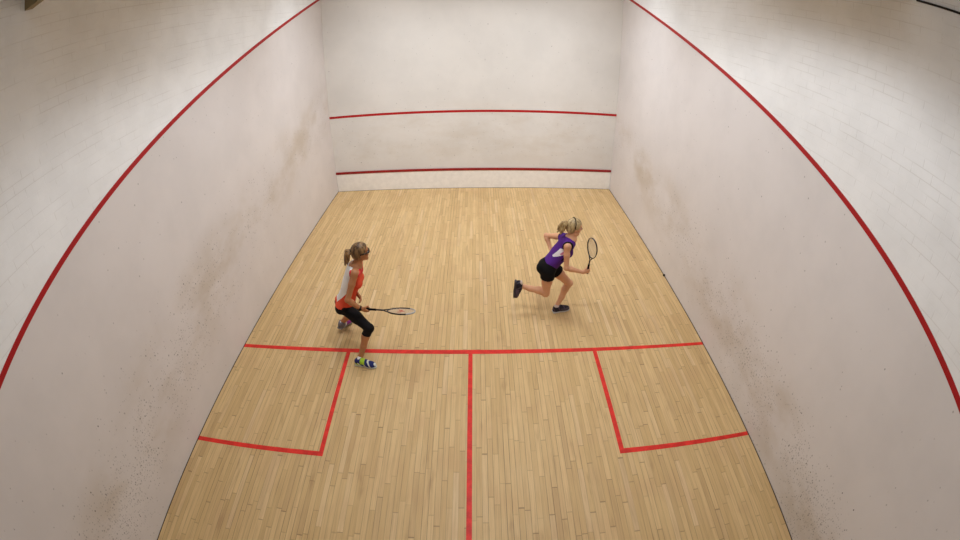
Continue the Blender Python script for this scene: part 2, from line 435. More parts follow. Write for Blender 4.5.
class Solid:
    """collects blended primitives and meshes their union as one continuous surface"""
    def __init__(self): self.pr = []
    def cone(self, a, b, ra, rb, k=0.02):
        a, b = np.asarray(a, float), np.asarray(b, float)
        m = max(ra, rb)
        self.pr.append(('c', (a, b, ra, rb), np.minimum(a, b) - m, np.maximum(a, b) + m, k)); return self
    def ell(self, c, axes, radii, k=0.02):
        c = np.asarray(c, float); A = np.array([unit(v) for v in axes]); r = np.asarray(radii, float)
        m = np.sqrt(((A * r[:, None]) ** 2).sum(0))
        self.pr.append(('e', (c, A, r), c - m, c + m, k)); return self
    def ball(self, c, r, k=0.02): return self.ell(c, np.eye(3), (r, r, r), k)
    def rbox(self, c, axes, half, r, k=0.01):
        c = np.asarray(c, float); A = np.array([unit(v) for v in axes]); h = np.asarray(half, float)
        m = np.abs(A.T) @ h
        self.pr.append(('b', (c, A, h, r), c - m, c + m, k)); return self
    def chain(self, pts, rs, k=0.02):
        for i in range(len(pts) - 1): self.cone(pts[i], pts[i + 1], rs[i], rs[i + 1], k)
        return self
    def cut(self, point, normal, k=0.004):
        """removes everything on the side the normal points to"""
        self.pr.append(('p', (np.asarray(point, float), unit(normal)), None, None, k)); return self
    def cut_limb(self, point, axis, radius, length):
        """ends a limb at a plane: only inside a cylinder of this radius and length beyond the plane"""
        self.pr.append(('q', (np.asarray(point, float), unit(axis), radius, length), None, None, 0.004)); return self

    @staticmethod
    def sdf(kind, a, P):
        if kind == 'c':
            p, q, ra, rb = a
            d = q - p; L2 = d @ d + 1e-12
            t = np.clip(((P - p) @ d) / L2, 0, 1)
            return np.linalg.norm(P - p - t[..., None] * d, axis=-1) - (ra + (rb - ra) * t)
        if kind == 'e':
            c, A, r = a
            q = ((P - c) @ A.T)
            k0 = np.linalg.norm(q / r, axis=-1); k1 = np.linalg.norm(q / (r * r), axis=-1) + 1e-9
            return k0 * (k0 - 1.0) / k1
        if kind == 'b':
            c, A, h, r = a
            q = np.abs((P - c) @ A.T) - (h - r)
            return np.linalg.norm(np.maximum(q, 0), axis=-1) + np.minimum(q.max(-1), 0) - r

    def mesh(self, vox):
        solid = [p for p in self.pr if p[2] is not None]
        lo = np.min([p[2] for p in solid], 0) - 4 * vox
        hi = np.max([p[3] for p in solid], 0) + 4 * vox
        nn = np.ceil((hi - lo) / vox).astype(int) + 1
        D = np.full(nn, 0.08, np.float64)
        def block(b0, b1):
            i0 = np.maximum(np.floor((b0 - lo) / vox).astype(int), 0); i1 = np.minimum(np.ceil((b1 - lo) / vox).astype(int) + 1, nn)
            g = np.stack(np.meshgrid(*[lo[i] + vox * np.arange(i0[i], i1[i]) for i in range(3)], indexing='ij'), -1)
            return tuple(slice(i0[i], i1[i]) for i in range(3)), g
        for kind, a, b0, b1, k in self.pr:
            if b0 is not None:
                mg = 0.012 + k
                sl, g = block(b0 - mg, b1 + mg)
                d = self.sdf(kind, a, g); D0 = D[sl]
                h = np.maximum(k - np.abs(d - D0), 0) / max(k, 1e-6)
                D[sl] = np.minimum(d, D0) - h * h * k * 0.25
            elif kind == 'p':
                pt, nr = a
                sl, g = block(lo, hi)
                D[sl] = np.maximum(D[sl], (g - pt) @ nr)
            else:
                pt, nr, r, ln = a
                c = pt + nr * ln * .5; hh = ln * .5 + r
                sl, g = block(c - hh, c + hh)
                ax_ = (g - pt) @ nr
                rad = np.linalg.norm(g - pt - ax_[..., None] * nr, axis=-1)
                ins = (rad < r) & (ax_ < ln) & (ax_ > -.02)
                D[sl] = np.where(ins, np.maximum(D[sl], ax_), D[sl])
        # surface nets
        S = D < 0
        cs = nn - 1
        cnt = np.zeros(cs, np.int16); acc = np.zeros(tuple(cs) + (3,))
        idx3 = np.stack(np.meshgrid(*[np.arange(c) for c in (1, 1, 1)], indexing='ij'), -1)
        def sub(A, o): return A[o[0]:o[0] + cs[0], o[1]:o[1] + cs[1], o[2]:o[2] + cs[2]]
        corners = [(i, j, k) for i in (0, 1) for j in (0, 1) for k in (0, 1)]
        for c in corners:
            for ax in range(3):
                if c[ax] == 1: continue
                c2 = list(c); c2[ax] = 1
                a, b = sub(D, c), sub(D, c2)
                cr = (sub(S, c) != sub(S, c2))
                w = np.nonzero(cr)
                t = a[w] / (a[w] - b[w])
                pos = np.tile(np.array(c, float), (len(t), 1)); pos[:, ax] += t
                acc[w] += pos; cnt[w] += 1
        act = cnt > 0
        ids = -np.ones(cs, np.int64); ids[act] = np.arange(act.sum())
        base = np.stack(np.nonzero(act), -1)
        V = lo + vox * (base + acc[act] / cnt[act][:, None])
        F = []
        for ax in range(3):
            o = [slice(1, None)] * 3
            sA = [slice(1, -1)] * 3; sB = [slice(1, -1)] * 3
            sA[ax] = slice(0, -1); sB[ax] = slice(1, None)
            a, b = S[tuple(sA)], S[tuple(sB)]
            u, v = (ax + 1) % 3, (ax + 2) % 3
            for flip in (0, 1):
                m = (a & ~b) if not flip else (~a & b)
                w = np.stack(np.nonzero(m), -1)
                if not len(w): continue
                w = w.copy(); w[:, u] += 1; w[:, v] += 1     # grid index of the edge's first corner
                def cid(du, dv):
                    q = w.copy(); q[:, u] += du; q[:, v] += dv
                    return ids[q[:, 0], q[:, 1], q[:, 2]]
                q = np.stack([cid(-1, -1), cid(0, -1), cid(0, 0), cid(-1, 0)], -1)
                F.append(q if not flip else q[:, ::-1])
        F = np.vstack(F)
        F = F[(F >= 0).all(1)]
        return V, F

def solid_obj(name, sol, vox, mats, parent=None, origin=None, paint_fn=None):
    V, F = sol.mesh(vox)
    mi = None
    if paint_fn is not None:
        C = V[F].mean(1); mi = paint_fn(C)
    base = np.array(origin if origin is not None else parent_world(parent), float)
    me = bpy.data.meshes.new(name)
    me.vertices.add(len(V)); me.vertices.foreach_set('co', (V - base).astype(np.float32).ravel())
    me.loops.add(F.size); me.loops.foreach_set('vertex_index', F.astype(np.int32).ravel())
    me.polygons.add(len(F)); me.polygons.foreach_set('loop_start', np.arange(0, F.size, 4, dtype=np.int32))
    me.polygons.foreach_set('loop_total', np.full(len(F), 4, np.int32))
    for m in (mats if isinstance(mats, (list, tuple)) else [mats]): me.materials.append(m)
    if mi is not None: me.polygons.foreach_set('material_index', np.asarray(mi, np.int32))
    me.polygons.foreach_set('use_smooth', np.ones(len(F), bool))
    me.update(calc_edges=True); me.validate()
    o = link(name, me, parent)
    o.location = Vector(base) - parent_world(parent) if parent else Vector(base)
    return o

def skin_mat(name, rgb):
    n = NT(name)
    co, x, y, z = n.coords()
    c = lin(rgb)
    f = n.noise(co, 14, 3)
    base = n.mix(f, tuple(v * 0.93 for v in c[:3]) + (1,), (min(1, c[0] * 1.05), c[1] * 1.02, c[2] * 1.0, 1))
    n.b.inputs['Subsurface Weight'].default_value = 0.08
    n.b.inputs['Subsurface Radius'].default_value = (0.02, 0.008, 0.004)
    return n.fin(base, 0.5, 0.35)

def hair_mat(name, a, b, axis):
    n = NT(name)
    co, x, y, z = n.coords()
    mp = n.n('ShaderNodeMapping'); n.set(mp.inputs['Vector'], co)
    mp.inputs['Scale'].default_value = axis
    f = n.noise(mp.outputs[0], 1.0, 4, 0.65)
    n.bump(f, 0.5, 0.006)
    return n.fin(n.mix(n.smooth(f, 0.35, 0.65), lin(a), lin(b)), 0.45, 0.4)

def frame_from(f, u):
    f = unit(f); u = np.asarray(u, float); s = unit(np.cross(f, u)); u = np.cross(s, f)
    return s, f, u            # s = the person's right

def head_prims(S, c, s, f, u, neck_base):
    L = lambda a, b, d: c + s * a + f * b + u * d
    ax = (s, f, u)
    S.ell(L(0, -.010, .030), ax, (.073, .092, .080), .02)
    S.ell(L(0, .030, -.040), ax, (.056, .056, .068), .03)
    S.ell(L(0, .066, -.094), ax, (.022, .016, .017), .02)
    S.ell(L(0, .070, .030), ax, (.050, .018, .022), .02)
    for q in (-1, 1):
        S.ell(L(q * .040, .055, -.030), ax, (.022, .022, .020), .02)
        S.ell(L(q * .073, -.006, -.006), ax, (.008, .018, .030), .006)
        S.cone(L(q * .050, .010, -.070), L(q * .015, .062, -.100), .016, .014, .02)
    S.cone(L(0, .086, .014), L(0, .108, -.022), .007, .011, .010)
    for q in (-1, 1): S.ell(L(q * .010, .098, -.027), ax, (.008, .010, .007), .006)
    S.ell(L(0, .084, -.052), ax, (.021, .009, .006), .005)
    S.ell(L(0, .082, -.063), ax, (.018, .009, .007), .005)
    for q in (-1, 1): S.ell(L(q * .031, .074, .004), ax, (.014, .012, .009), .004)
    S.cone(neck_base, L(0, -.022, -.050), .056, .050, .03)

def face_paint(c, s, f, u):
    def fn(C):
        d = C - c
        x, y, z = d @ s, d @ f, d @ u
        mi = np.zeros(len(C), int)
        fr = y > .05
        mi[fr & (np.abs(z + .057) < .012) & (np.abs(x) < .021) & (y > .07)] = 1            # lips
        ex = np.abs(np.abs(x) - .031)
        mi[fr & (ex < .013) & (np.abs(z - .004) < .0065) & (y > .074)] = 2                  # eyes
        mi[fr & (ex < .006) & (np.abs(z - .004) < .0060) & (y > .078)] = 3                  # irises
        mi[fr & (ex < .018) & (np.abs(z - .026 + .15 * ex) < .0045) & (y > .06)] = 4        # brows
        return mi
    return fn

def hair_solid(c, s, f, u, grow=.013):
    L = lambda a, b, d: c + s * a + f * b + u * d
    ax = (s, f, u)
    S = Solid()
    S.ell(L(0, -.010, .030), ax, (.073 + grow, .092 + grow, .080 + grow), .02)
    S.ell(L(0, -.045, -.020), ax, (.066 + grow * .6, .058 + grow * .6, .070), .02)
    # hairline: sloping from the forehead back to the ears, and the nape
    S.cut(L(0, .030, .0), f * 1.0 - u * .62)
    S.cut(L(0, -.03, -.078), -u + f * .25)
    return S

def hand_prims(S, W, d, n, l, curl, spread=1.0, grip=None):
    """W wrist, d towards the knuckles, n out of the palm, l towards the thumb; five separate fingers"""
    ax = (l, d, n)
    S.ell(W + d * .045, ax, (.038, .052, .0165), .012)
    S.ell(W + d * .012, ax, (.026, .03, .018), .015)
    S.ell(W + d * .030 + l * .022 + n * .008, ax, (.016, .026, .013), .012)
    offs = (.030, .010, -.010, -.029); lens = (.072, .080, .075, .060); rad = (.0088, .0090, .0086, .0076)
    for o_, ln, r in zip(offs, lens, rad):
        K = W + d * (.086 - abs(o_ - .008) * .22) + l * o_
        pts = [K - d * .012]
        if grip is not None:
            H0, hax, hr = grip
            H = H0 + hax * ((K - H0) @ hax)
            RR = hr + r * .9
            dq = unit(d - hax * (d @ hax))
            for a in (-62, -2, 60, 122):
                t = math.radians(a)
                pts.append(H + RR * (dq * math.cos(t) + n * math.sin(t)))
        else:
            a = 0.0; p = K
            pts.append(p)
            for fr, bend in ((.45, curl), (.31, curl * 1.2), (.24, curl * .8)):
                a += bend
                p = p + ln * fr * (d * math.cos(a) + n * math.sin(a)) + l * o_ * .12 * spread
                pts.append(p)
        rs = [r * 1.05, r * 1.05, r, r * .92, r * .8][:len(pts)]
        S.chain(pts, rs, .0035)
    T = W + d * .022 + l * .026 + n * .006
    if grip is not None:
        H0, hax, hr = grip
        b = H0 + l * .026
        S.chain([T, T + d * .018 + l * .018 + n * .006, b + n * (hr + .007) * .5 - d * (hr + .006) * .8 + l * .006, b + n * (hr + .009) + l * .018], [.0125, .0115, .0100, .0085], .006)
    else:
        S.chain([T, T + d * .026 + l * .022 + n * .008, T + d * .050 + l * .030 + n * .018, T + d * .070 + l * .028 + n * .026], [.0125, .0115, .0100, .0082], .006)

def racket(name, label, butt, tip, side, mats, grip_len=.19):
    """a squash racket thing: origin at the butt; parts frame (with throat and shaft), strings, grip, butt cap"""
    butt, tip = np.asarray(butt, float), np.asarray(tip, float)
    d = unit(tip - butt); side = unit(side - d * (side @ d)); nrm = np.cross(side, d)
    L = float(np.linalg.norm(tip - butt)); q = L / .686
    root = link(name, None, loc=butt)
    tag(root, label, 'racket')
    a, b = .170 * q, .098 * q
    C = butt + d * (L - a - .006)
    # head hoop and the two throat arms
    def pt(t):
        w = b * (1.0 - .10 * math.cos(t) * -1) * math.sin(t)
        return C + d * (a * math.cos(t)) + side * w
    hoop = [pt(math.pi * (-1 + 2 * i / 64)) for i in range(64)]
    V, F = [], []
    seg = 10
    for i, p in enumerate(hoop):
        t = unit(hoop[(i + 1) % 64] - hoop[i - 1]); o_ = np.cross(t, nrm)
        for k in range(seg):
            w = 2 * math.pi * k / seg
            V.append(p + o_ * (.0055 * math.cos(w)) + nrm * (.0095 * math.sin(w)))
    for i in range(64):
        j = (i + 1) % 64
        for k in range(seg):
            k2 = (k + 1) % seg
            F.append((i * seg + k, i * seg + k2, j * seg + k2, j * seg + k))
    mi = [0] * len(F)
    for i in range(64):
        if 22 <= i <= 42:
            for k in range(seg): mi[i * seg + k] = 1
    th = butt + d * (.285 * q)
    for s_ in (-1, 1):
        e1 = pt(math.pi - s_ * .50); e0 = th
        mid = (e0 + e1) * .5 + side * s_ * .006
        v, f = tube_vf([e0 - d * .01, mid, e1], .0068, 10, len(V)); V += [np.array(x) for x in v]; F += f; mi += [0] * len(f)
    v, f = tube_vf([butt + d * (grip_len - .03), butt + d * .24 * q, th + d * .004], [.0105, .0100, .0095], 12, len(V)); V += [np.array(x) for x in v]; F += f; mi += [0] * len(f)
    mesh_obj('frame', V, F, [mats['frame'], mats['accent']], root, True, mi=mi)
    # strings: woven mains and crosses
    V, F = [], []
    def string(p, q_):
        v, f = tube_vf([p, q_], .0011, 5, len(V), True); V.extend(v); F.extend(f)
    for i in range(-6, 7):
        w = i / 7.0 * b
        yy = a * math.sqrt(max(0, 1 - (w / b) ** 2))
        string(C + side * w - d * yy * .99, C + side * w + d * yy * .97)
    for i in range(-9, 10):
        h_ = i / 10.0 * a
        ww = b * math.sqrt(max(0, 1 - (h_ / a) ** 2))
        string(C + d * h_ - side * ww * .98 + nrm * .0012, C + d * h_ + side * ww * .98 + nrm * .0012)
    o = mesh_obj('strings', V, F, mats['strings'], root); tag(o, 'pale string bed')
    if 'stencil' in mats:
        V, F = [], []
        for q_ in (-1, 1):
            for k in range(4):
                w = (.008 + .010 * k) * q_
                v, f = tube_vf([C + side * w + d * (.045 - .016 * k) + nrm * .0012, C + side * w + d * (-.005 - .016 * k) + nrm * .0012], .0026, 6, len(V)); V += v; F += f
        o = mesh_obj('stencil', V, F, mats['stencil'], root); tag(o, 'faint red stencil mark on the strings')
    # wrapped grip with spiral ridges, and butt cap
    path, rs = [], []
    for i in range(49):
        t = i / 48
        path.append(butt + d * (.006 + (grip_len - .006) * t)); rs.append(.0148 - .002 * t + .0008 * (1 if i % 4 < 2 else 0))
    v, f = tube_vf(path, rs, 14)
    mesh_obj('grip', v, f, mats['grip'], root, True)
    v, f = tube_vf([butt - d * .003, butt, butt + d * .010, butt + d * .014], [.013, .0168, .0168, .0150], 14)
    mesh_obj('butt_cap', v, f, mats['cap'], root, True)
    return root

def shoe(parent, heel, toe, up, width, mats, label, paint_fn=None, laces=True):
    """sports shoe from heel to toe (ground line of the sole); a part of its person, with sole and laces as sub-parts"""
    heel, toe = np.asarray(heel, float), np.asarray(toe, float)
    d = unit(toe - heel); L = float(np.linalg.norm(toe - heel)); up = unit(np.asarray(up, float) - d * (np.asarray(up, float) @ d)); s = np.cross(d, up)
    P = lambda t, z, w=0: heel + d * (L * t) + up * z + s * w
    U = Solid()
    U.ell(P(.16, .056), (s, d, up), (width * .42, L * .17, .054), .02)
    U.ell(P(.40, .054), (s, d, up), (width * .44, L * .26, .050), .03)
    U.ell(P(.70, .040), (s, d, up), (width * .52, L * .28, .042), .03)
    U.cone(P(.20, .066), P(.22, .094), .038, .040, .02)
    U.cone(P(.38, .082), P(.60, .062), .032, .030, .02)
    U.cut(P(0, .024), -up)
    U.cut(P(.22, .104), up * 1.0 - d * .15)
    o = solid_obj('shoe', U, .004, mats['upper'], parent, origin=heel, paint_fn=(lambda C: paint_fn((C - heel) @ d / L, (C - heel) @ up, (C - heel) @ s)) if paint_fn else None)
    tag(o, label)
    W = Solid()
    W.rbox(P(.20, .014), (s, d, up), (width * .42, L * .20, .014), .013, .01)
    W.rbox(P(.46, .013), (s, d, up), (width * .38, L * .24, .012), .011, .01)
    W.ell(P(.72, .014), (s, d, up), (width * .52, L * .285, .016), .02)
    W.cut(P(0, 0), -up); W.cut(P(0, .027), up)
    solid_obj('sole', W, .004, mats['sole'], o, origin=heel)
    if laces:
        V, F = [], []
        for i in range(5):
            t = .36 + .06 * i
            zz = .112 - .0088 * i
            pts = [P(t, zz - .012, -.024), P(t + .006, zz, -.010), P(t + .006, zz, .010), P(t, zz - .012, .024)]
            v, f = tube_vf(pts, .0032, 6, len(V)); V += v; F += f
        mesh_obj('laces', V, F, mats['lace'], o, True)
    return o

def leg_prims(S, hip, knee, ankle, toe_dir, g=0.0, k=.03, part='all'):
    hip, knee, ankle = (np.asarray(v, float) for v in (hip, knee, ankle))
    fw = unit(toe_dir)
    ax = unit(ankle - knee); back = -unit(fw - ax * (fw @ ax))
    m = hip + (knee - hip) * .45
    S.chain([hip, m, knee], [.079 + g, .068 + g, .050 + g], k)
    if part == 'thigh': return
    c1 = knee + (ankle - knee) * .30 + back * .012; c2 = knee + (ankle - knee) * .62
    S.chain([knee, c1, c2, ankle], [.050 + g, .050 + g, .039 + g, .031 + g], .02)
    S.ball(knee - back * .012, .044 + g, .02)

def arm_prims(S, sh, el, wr, k=.02):
    sh, el, wr = (np.asarray(v, float) for v in (sh, el, wr))
    S.ball(sh, .047, .03)
    S.chain([sh, sh + (el - sh) * .4, el], [.043, .039, .031], k)
    S.chain([el, el + (wr - el) * .28, wr], [.031, .034, .0225], k)
    S.ball(el, .032, .015)

def torso_prims(S, pel, nk, shR, shL, hipR, hipL, front, g=0.0, bt=1.0):
    """pel = middle of the pelvis, nk = base of the neck; front = the way the chest faces"""
    t = unit(nk - pel); L = float(np.linalg.norm(nk - pel))
    sC = unit(shR - shL); sC = unit(sC - t * (sC @ t))
    sP = unit(hipR - hipL); sP = unit(sP - t * (sP @ t))
    f = np.cross(t, sC); f = f if f @ front > 0 else -f
    fP = np.cross(t, sP); fP = fP if fP @ front > 0 else -fP
    P = lambda h, fr=0, sd=0, ff=None, ss=None: pel + t * (L * h) + (f if ff is None else ff) * fr + (sC if ss is None else ss) * sd
    S.ell(P(.02), (sP, fP, t), (.136 + g, .094 + g, .105 + g), .03)
    S.ell(P(.16), (unit(sP * .7 + sC * .3), fP, t), (.128 + g, .090 + g, .10 + g), .05)
    S.ell(P(.36), (unit(sP + sC), f, t), (.120 + g, .086 + g, .13 + g), .06)
    S.ell(P(.62), (sC, f, t), (.134 + g, .098 + g, .16 + g), .06)
    S.ell(P(.84, -.012), (sC, f, t), (.130 + g, .078 + g, .10 + g), .05)
    for q in (-1, 1):
        S.ell(P(.66, .070, q * .062), (sC, f, t), (.056 + g, .048 + g, .055 + g), .03)
        S.ell(P(-.06, -.052, q * .062, fP, sP), (sP, fP, t), (.072 + g, .066 + g, .078 + g), .04)
    S.chain([shL * .85 + nk * .15 - t * .01, P(.93, -.01), shR * .85 + nk * .15 - t * .01], [.046 + g, .056 + g, .046 + g], .05)
    S.cone(P(.92), nk, .066 + g * .5, .056 + g * .5, .04)
    return t, L, sC, f, sP, fP, P

EYEW = paint('eye_white', (225, 220, 214), 0.25, 0.02); IRIS = paint('iris', (70, 60, 48), 0.25, 0.05)
LIPS = paint('lip_skin', (178, 104, 92), 0.45, 0.05)

def add_garment(name, S, vox, mats, parent, label=None, paint_fn=None):
    o = solid_obj(name, S, vox, mats, parent, origin=parent_world(parent), paint_fn=paint_fn)
    md = o.modifiers.new('smooth', 'SMOOTH'); md.factor = 0.5; md.iterations = 4
    if label: tag(o, label)
    return o

# ---- player in orange, waiting near the short line ---------------------------------------------------------------
def player_orange():
    skin = skin_mat('tanned_skin', (184, 126, 86))
    brow = paint('brown_brow', (84, 62, 44), 0.6)
    hair = hair_mat('brown_streaked_hair', (66, 44, 26), (146, 112, 72), (30, 30, 8))
    tail_m = hair_mat('brown_tail_hair', (86, 58, 34), (158, 120, 74), (60, 60, 10))
    orange = fabric('orange_knit', (226, 84, 58), 0.75); white = fabric('white_mesh_knit', (242, 240, 238), 0.8, 0.05)
    pink = fabric('coral_trim', (214, 56, 66), 0.7)
    black = fabric('black_stretch_knit', (20, 19, 22), 0.7, 0.2); plast = paint('black_eyewear_plastic', (14, 13, 14), 0.2, 0.05, 0.5)
    band_m = fabric('black_wristband_cloth', (26, 25, 28), 0.9)
    D = dict(P1)
    gnd = vec(-1.50, 4.42, 0.0)
    B = Solid()
    t, L, sC, f, sP, fP, P = torso_prims(B, D['pel'], D['neck'], D['shR'], D['shL'], D['hipR'], D['hipL'], D['front'])
    s, hf, hu = frame_from(D['look'], D['headup'])
    head_prims(B, D['head'], s, hf, hu, D['neck'])
    leg_prims(B, D['hipR'], D['knR'], D['anR'], D['toR'] - D['heR']); leg_prims(B, D['hipL'], D['knL'], D['anL'], D['toL'] - D['heL'])
    for a, h, tt in (('anR', 'heR', 'toR'), ('anL', 'heL', 'toL')):
        B.cone(D[a], D[h] + (D[tt] - D[h]) * .2 + vec(0, 0, .045), .031, .030, .02)
        B.cone(D[h] + (D[tt] - D[h]) * .2 + vec(0, 0, .045), D[h] + (D[tt] - D[h]) * .75 + vec(0, 0, .032), .028, .020, .02)
    h = unit(D['tip'] - D['butt'])
    fd = unit(D['wrR'] - D['elR']); d = unit(fd - h * (fd @ h)); d = unit(d * .8 + vec(0, 0, -.25)); d = unit(d - h * (d @ h)); n = np.cross(h, d)
    H0 = D['butt'] + h * .065
    d = unit(d * .66 + h * .75); l = np.cross(d, n)
    Wp2 = H0 - d * .072 - n * .024
    D['wrR'] = Wp2
    hand_prims(B, Wp2, d, n, l, 0, grip=(H0, h, .0156))
    arm_prims(B, D['shR'], D['elR'], D['wrR']); arm_prims(B, D['shL'], D['elL'], D['wrL'])
    dl = unit(D['haL'] - D['wrL']); nl = unit(vec(0, -1, -.3) - dl * (vec(0, -1, -.3) @ dl)); ll = np.cross(nl, dl)
    hand_prims(B, D['wrL'], dl, nl, ll, .42)
    body = solid_obj('person', B, .0048, [skin, LIPS, EYEW, IRIS, brow], None, origin=gnd, paint_fn=face_paint(D['head'], s, hf, hu))
    tag(body, 'person in orange and white top and black cropped leggings, standing wide with racket held low', 'person')
    # hair
    H = hair_solid(D['head'], s, hf, hu)
    add_garment('hair', H, .005, hair, body, 'brown streaked hair pulled back')
    LH = lambda a, b, c: D['head'] + s * a + hf * b + hu * c
    tie = LH(0, -.112, .035)
    T = Solid(); T.ell(tie, (s, hf, hu), (.026, .014, .026), .01)
    add_garment('hair_tie', T, .004, black, body, 'black hair tie')
    T = Solid()
    end = D['tail']
    random.seed(11)
    for i in range(9):
        a = np.array([random.uniform(-1, 1) for _ in range(3)])
        T.chain([tie + a * .010, tie - hf * .035 + a * .020 - hu * .015, tie * .45 + end * .55 + a * .026 - hf * .012, end + a * .024], [.016, .020, .018, .006], .008)
    add_garment('ponytail', T, .005, tail_m, body, 'lighter brown ponytail')
    # eyewear
    V, F = [], []
    pts = [LH(-.082, -.02, .008), LH(-.080, .045, .008), LH(-.062, .082, .006), LH(-.03, .099, .006), LH(0, .104, .010), LH(.03, .099, .006), LH(.062, .082, .006), LH(.080, .045, .008), LH(.082, -.02, .008)]
    v, fc = tube_vf(pts, .0075, 8, 0); V += v; F += fc
    gl = mesh_obj('sports_glasses', V, F, plast, body, True); tag(gl, 'black wraparound sports glasses')
    E = Solid()
    for q in (-1, 1): E.ell(LH(q * .036, .092, .000), (unit(s + hf * -.45 * q), unit(hf + s * .45 * q), hu), (.032, .006, .021), .004)
    add_garment('lens', E, .004, plast, gl)
    # top
    G = Solid()
    torso_prims(G, D['pel'], D['neck'], D['shR'], D['shL'], D['hipR'], D['hipL'], D['front'], .015)
    for q, sh in ((1, D['shR']), (-1, D['shL'])): G.ball(sh + t * .002, .058, .02)
    G.cut(P(.03) , -t + fP * .22)
    G.cut_limb(P(.90, .015), t - f * .45, .088, .35)
    G.cut(P(1.02), t)
    for sh, q in ((D['shR'], 1), (D['shL'], -1)):
        G.cut_limb(sh + sC * q * .024, sC * q, .125, .30)
    def top_paint(C):
        r = C - P(.5)
        fr, up, sd = r @ f, r @ t, r @ sC
        mi = np.zeros(len(C), int)
        mi[(fr < -.004 - .26 * np.maximum(0, -up) + .12 * up) & (up > -.26)] = 1
        edge = (np.abs(sd) > .146) & (up > .08)
        mi[edge] = 2
        mi[(np.abs(sd) < .105) & (up > .245 - .0 * fr) & (fr > -.02)] = 2
        return mi
    add_garment('sleeveless_top', G, .005, [orange, white, pink], body, 'orange sleeveless sports top with a white back panel', top_paint)
    # leggings, cut off below the knees
    G = Solid()
    g = .006
    tt = t
    G.ell(P(.02), (sP, fP, t), (.136 + g, .094 + g, .105 + g), .03); G.ell(P(.14), (sP, fP, t), (.128 + g, .090 + g, .08), .05)
    for q in (-1, 1): G.ell(P(-.06, -.052, q * .062, fP, sP), (sP, fP, t), (.072 + g, .066 + g, .078 + g), .04)
    for hp, kn, an, he, to in (('hipR', 'knR', 'anR', 'heR', 'toR'), ('hipL', 'knL', 'anL', 'heL', 'toL')):
        leg_prims(G, D[hp], D[kn], D[an], D[to] - D[he], g)
        G.cut_limb(D[kn] + (D[an] - D[kn]) * .24, D[an] - D[kn], .095, .45)
    add_garment('leggings', G, .005, black, body, 'black cropped leggings')
    # wristband
    a = unit(D['wrR'] - D['elR'])
    v, fc = tube_vf([D['wrR'] - a * .030, D['wrR'] - a * .026, D['wrR'] + a * .004, D['wrR'] + a * .008], [.026, .031, .031, .026], 20)
    o = mesh_obj('wristband', v, fc, band_m, body, True); tag(o, 'black wristband on the racket arm')
    # shoes and socks
    blue = fabric('navy_shoe_mesh', (46, 52, 108), 0.7); lime = fabric('lime_shoe_trim', (176, 216, 66), 0.6); wh = fabric('white_shoe_trim', (226, 226, 220), 0.7, .05)
    grey = fabric('grey_shoe_mesh', (120, 112, 118), 0.8); purple = fabric('purple_shoe_mesh', (150, 62, 146), 0.7)
    sole_w = paint('white_rubber', (212, 214, 206), 0.6); sole_l = paint('lime_rubber', (170, 206, 70), 0.6); sole_g = paint('grey_rubber', (150, 144, 142), 0.6)
    def pa(t_, z, w):
        mi = np.zeros(len(t_), int)
        mi[(t_ < .30) & (z < .06)] = 1
        mi[np.abs(np.mod(t_ * 4.2 + z * 9, 1.0) - .5) < .13] = 2
        mi[(t_ > .30) & (t_ < .50) & (z > .055)] = 1
        mi[(z > .075) & (t_ < .3)] = 0
        return mi
    shoe(body, D['heR'], D['toR'], (0, 0, 1), .094, dict(upper=[blue, lime, wh], sole=sole_w, lace=lime), 'navy, lime and white sports shoe on the front foot', pa)
    def pb(t_, z, w):
        mi = np.zeros(len(t_), int); mi[t_ < .34] = 1
        mi[(t_ > .34) & (t_ < .42)] = 2
        return mi
    shoe(body, D['heL'], D['toL'], D['upL'], .092, dict(upper=[purple, grey, wh], sole=sole_g, lace=wh), 'purple and grey sports shoe on the rear foot', pb)
    for an, he, to in (('anR', 'heR', 'toR'), ('anL', 'heL', 'toL')):
        K = Solid(); c0 = D[he] + (D[to] - D[he]) * .21 + vec(0, 0, .07)
        ax_ = unit(D[an] - c0) if np.linalg.norm(D[an] - c0) > .01 else vec(0, 0, 1)
        K.cone(c0, c0 + ax_ * .045, .035, .036, .01); K.cut(c0 + ax_ * .052, ax_)
        add_garment('sock', K, .004, white, body, 'white ankle sock')
    return body

